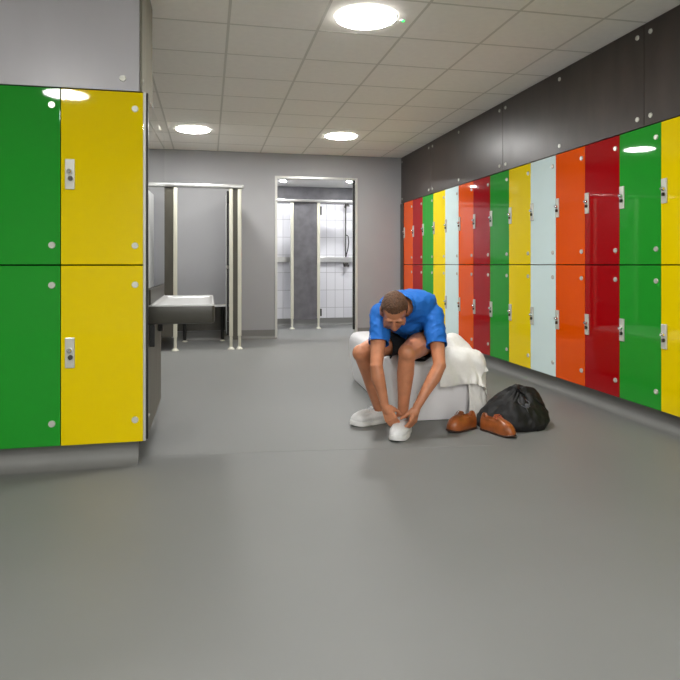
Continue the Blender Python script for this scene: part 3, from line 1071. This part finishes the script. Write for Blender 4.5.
# hands: local frame F = fingers forward, N = back of the hand, T = thumb side
def hand(bm, wr, F, N, right, curl, spread=.05):
    F = Vector(F).normalized(); N = Vector(N); N = (N - F * N.dot(F)).normalized()
    T = N.cross(F) if right else F.cross(N)
    def q(t, f, n): return wr + T * t + F * f + N * n
    capsule(bm, q(0, -.012, 0), q(.004, .030, 0), .0245, .026)
    for i, t in enumerate((.030, .011, -.009, -.027)):
        capsule(bm, q(t * .55, .022, -.001), q(t, .082, .002), .0165, .0125, 12)
    ellipsoid(bm, q(.022, .035, -.010), (.022, .022, .022), sub=2)
    lens = ((.042, .026, .020), (.046, .029, .021), (.043, .027, .020), (.034, .021, .018))
    for i, (t, ln) in enumerate(zip((.030, .011, -.009, -.027), lens)):
        p = q(t, .084, .002)
        ang = curl[i]
        dirv = F + T * (t * spread * 10 * .5)
        for k, l in enumerate(ln):
            ang_k = ang * (k + 1) * (.95 if k < 2 else .85)
            d = (F * math.cos(ang_k) - N * math.sin(ang_k) + T * (t * spread * 6)).normalized()
            p2 = p + d * l
            capsule(bm, p, p2, (.0098, .0088, .0080)[k], (.0088, .0080, .0070)[k], 12)
            p = p2
        tips.append(p.copy())
    # thumb leaves the side of the palm near its base
    p = q(.026, .018, -.008)
    for k, (l, tt, ff, nn, r0, r1) in enumerate(((.038, .50, .80, -.38, .0145, .0115), (.030, .15, .85, -.60, .0112, .0100), (.024, -.10, .75, -.75, .0100, .0082))):
        d = (T * tt + F * ff + N * nn).normalized()
        p2 = p + d * l
        capsule(bm, p, p2, r0, r1, 12)
        p = p2
    tips.append(p.copy())
tips = []
hand(body, J['wrR'], (.40, -.12, -.90), (-.55, -.80, .05), True, (.50, .46, .42, .44))
hand(body, J['wrL'], (-.30, -.02, -.95), (.66, -.70, .05), False, (.50, .46, .44, .46))
# neck and head
capsule(body, V(1.228, 3.795, .765) - R0, HC + HM @ V(0, -.045, -.045), .068, .056)
def he(x, y, z, a, b_, c, sub=3):
    ellipsoid(body, hp(x, y, z), (a, b_, c), rot=HM, sub=sub)
he(0, -.012, .030, .076, .095, .082)
he(0, .030, -.020, .062, .066, .078)
he(0, .040, -.070, .046, .048, .038)
he(0, .068, -.092, .022, .018, .016)                 # chin
for s_ in (-1, 1):
    he(.040 * s_, .052, -.022, .022, .028, .024)      # cheeks
    he(.030 * s_, .082, .024, .026, .012, .009)       # brow
    he(.079 * s_, -.004, -.008, .009, .020, .032)     # ears
    he(.083 * s_, -.012, .004, .009, .014, .020)
    he(.009 * s_, .100, -.034, .009, .010, .008)      # nostrils
    he(.054 * s_, .022, -.072, .016, .034, .022)      # jaw corners
capsule(body, hp(0, .088, .016), hp(0, .110, -.030), .009, .012, 12)
he(0, .090, -.058, .023, .010, .006)
he(0, .088, -.070, .020, .010, .007)
bodym = fuse(body, .0042, 3, .5)
# shallow eye sockets
for v in bodym.verts:
    for s_ in (-1, 1):
        d = (v.co - hp(.031 * s_, .092, .006)).length
        if d < .020: v.co -= HF * (.010 * (1 - d / .020) ** 1)
bo = obj('body', bodym, 'skin', PT)
for f in bo.data.polygons: f.use_smooth = True
for s_ in (-1, 1):
    b = B(); ellipsoid(b, hp(.031 * s_, .074, .006), (.0115, .0115, .0115), sub=3); obj('eye', b, 'eye', bo)
    b = B(); ellipsoid(b, hp(.031 * s_, .079, .0085), (.0155, .0095, .0085), rot=HM, sub=3); obj('eyelid', b, 'skin', bo)
    b = B(); tube(b, [hp((.012 + .010 * k) * s_, .0935 - .0022 * k * k * .7, .021 + .0035 * math.sin(k)) for k in range(4)], [.0028, .0036, .0034, .002], 8)
    obj('eyebrow', b, 'hair', bo)

# hair: short cap fitted to the skull, cut at a hairline
b = B()
bmesh.ops.create_icosphere(b, subdivisions=6, radius=1.0)
for v in b.verts:
    d = v.co.normalized()
    e1 = 1 / math.sqrt((d.x / .0815) ** 2 + (d.y / .1005) ** 2 + (d.z / .090) ** 2)
    p = V(d.x * e1, d.y * e1 - .012, d.z * e1 + .030)
    t = noise.noise(p * 60) * .0022 + noise.noise(p * 140) * .0014 + .002 * max(0, d.z)
    v.co = p + d * t
def hairy(p):
    ln = .078 if p.y > .045 else .078 - (.045 - p.y) * 1.05     # rises to the forehead, low at the nape
    if p.y < .018 and p.y > -.004 and abs(p.x) > .05: ln = min(ln, .010)      # sideburn
    if p.y < -.02: ln = -.020 - (-.02 - p.y) * .45
    return p.z > ln + noise.noise(p * 90) * .004
kill = [f for f in b.faces if not hairy(f.calc_center_median())]
bmesh.ops.delete(b, geom=kill, context='FACES')
shell(b, .010)
for v in b.verts: v.co = HC + HM @ v.co
ho = obj('hair', b, 'hair', PT)
for f in ho.data.polygons: f.use_smooth = True

# blue jersey
b = B()
torso(b, .015, 1, 8)
for s_, a in (('shR', -1), ('shL', 1)):
    ellipsoid(b, J[s_] + SIDE * (-.004 * a) + V(0, .012, .006), (.074, .078, .074))
    ellipsoid(b, J[s_] + SIDE * (-.075 * a) + V(.02, .05, .026), (.098, .088, .072))
    el = J['el' + s_[2]]
    cut = .66
    capsule(b, J[s_], J[s_].lerp(el, cut) , .072, .064)
capsule(b, V(1.245, 3.83, .765) - R0, V(1.205, 3.745, .775) - R0, .085, .074)
# loose cloth hanging below the chest
ellipsoid(b, V(1.27, 3.87, .665) - R0, (.145, .10, .085))
ellipsoid(b, V(1.34, 3.97, .620) - R0, (.145, .10, .085))
sh = fuse(b, .006, 5, .5)
def foldmask(p):
    return 1.0
wrinkle(sh, .007, 7.5, (1.0, 1.0, 1.6), 2.3)
wrinkle(sh, .004, 17, (1.0, .8, 1.4), 9.1)
def tuck(cloth, skin, depth=.007, zmin=0):
    """presses the skin back under the cloth where it would poke through"""
    from mathutils.bvhtree import BVHTree
    cloth.normal_update()
    tree = BVHTree.FromBMesh(cloth)
    for v in skin.data.vertices:
        p, n, i, d = tree.find_nearest(v.co, .05)
        if p is None or (zmin and v.co.z < zmin): continue
        w_ = v.co - p
        s_ = w_.dot(n)
        if s_ > -depth and (d < 1e-5 or abs(s_) / d > .9):
            v.co = p - n * depth
def local_cut(bm, co, no, center, radius):
    """cuts the part of bm near center with a plane and drops what lies beyond it"""
    faces = [f for f in bm.faces if (f.calc_center_median() - center).length < radius]
    geom = set(faces)
    for f in faces:
        geom.update(f.edges); geom.update(f.verts)
    bmesh.ops.bisect_plane(bm, geom=list(geom), plane_co=co, plane_no=no, clear_outer=True)
for sd in 'RL':
    a, e = J['sh' + sd], J['el' + sd]
    d = (e - a).normalized()
    c_ = a + (e - a) * (.55 if sd == 'R' else .62)
    local_cut(sh, c_, d, c_ + d * .05, .105)
nk = V(1.198, 3.728, .778) - R0
nd = (HC - (V(1.25, 3.83, .76) - R0)).normalized()
local_cut(sh, nk, nd, nk + nd * .06, .12)
pd = (spine[0][0] - spine[1][0]).normalized()
pc = V(1.405, 4.135, .535) - R0
local_cut(sh, pc, pd, pc + pd * .1, .26)
bmesh.ops.recalc_face_normals(sh, faces=list(sh.faces))
tuck(sh, bo, .007, .655)
shell(sh, .003)
so_ = obj('t_shirt', sh, 'shirt', PT)
for f in so_.data.polygons: f.use_smooth = True
# small pale marks on the sleeve, white neck label line
b = B()
for k in range(3):
    c_ = J['shR'].lerp(J['elR'], .40 + .035 * k) + V(-.069 + .002 * k, -.030, 0)
    tube(b, [c_ + V(0, -.010, .004), c_ + V(0.001, .010, -.002)], .0022, 6)
obj('sleeve_mark', b, 'white_solid', so_)

# black shorts
b = B()
pr = [ring(c - R0 + V(0, 0, -.004), (spine[1][0] - spine[0][0]), SIDE, a + .014, b_ + .014) for c, a, b_ in spine[:3]]
loops(b, pr)
for x, y in ((1.325, 4.16), (1.495, 4.12)):
    ellipsoid(b, V(x, y, .524) - R0, (.108, .115, .092))
for sd in 'RL':
    h, kn = J['hip' + sd], J['knee' + sd]
    capsule(b, h + V(0, 0, .0), h.lerp(kn, .52), .104, .100)
    capsule(b, h + V(0, 0, -.012), h.lerp(kn, .50) + V(0, 0, -.014), .090, .092)
st = fuse(b, .006, 4, .5)
wrinkle(st, .005, 12, (1, 1, 1), 4.4)
for sd, fr_ in (('R', .50), ('L', .46)):
    h, kn = J['hip' + sd], J['knee' + sd]
    d = (kn - h).normalized()
    c_ = h.lerp(kn, fr_)
    local_cut(st, c_, d, c_ + d * .08, .135)
tuck(st, bo, .006)
shell(st, .003)
for v in st.verts:
    x, y, z = v.co.x + R0.x, v.co.y + R0.y, v.co.z
    if y > 3.90 and z < BH + .006: v.co.z = BH + .004 + (z - BH) * .05
so2 = obj('shorts', st, 'shorts', PT)
for f in so2.data.polygons: f.use_smooth = True

# sneakers
shoe('sneaker', '', (1.160, 3.950), (.898, 3.878), ('sneaker', 'rubber', 'lace_white'), kind='sneaker', parent=PT, root=R0)
shoe('sneaker', '', (1.222, 3.712), (1.062, 3.472), ('sneaker', 'rubber', 'lace_white'), kind='sneaker', parent=PT, root=R0)
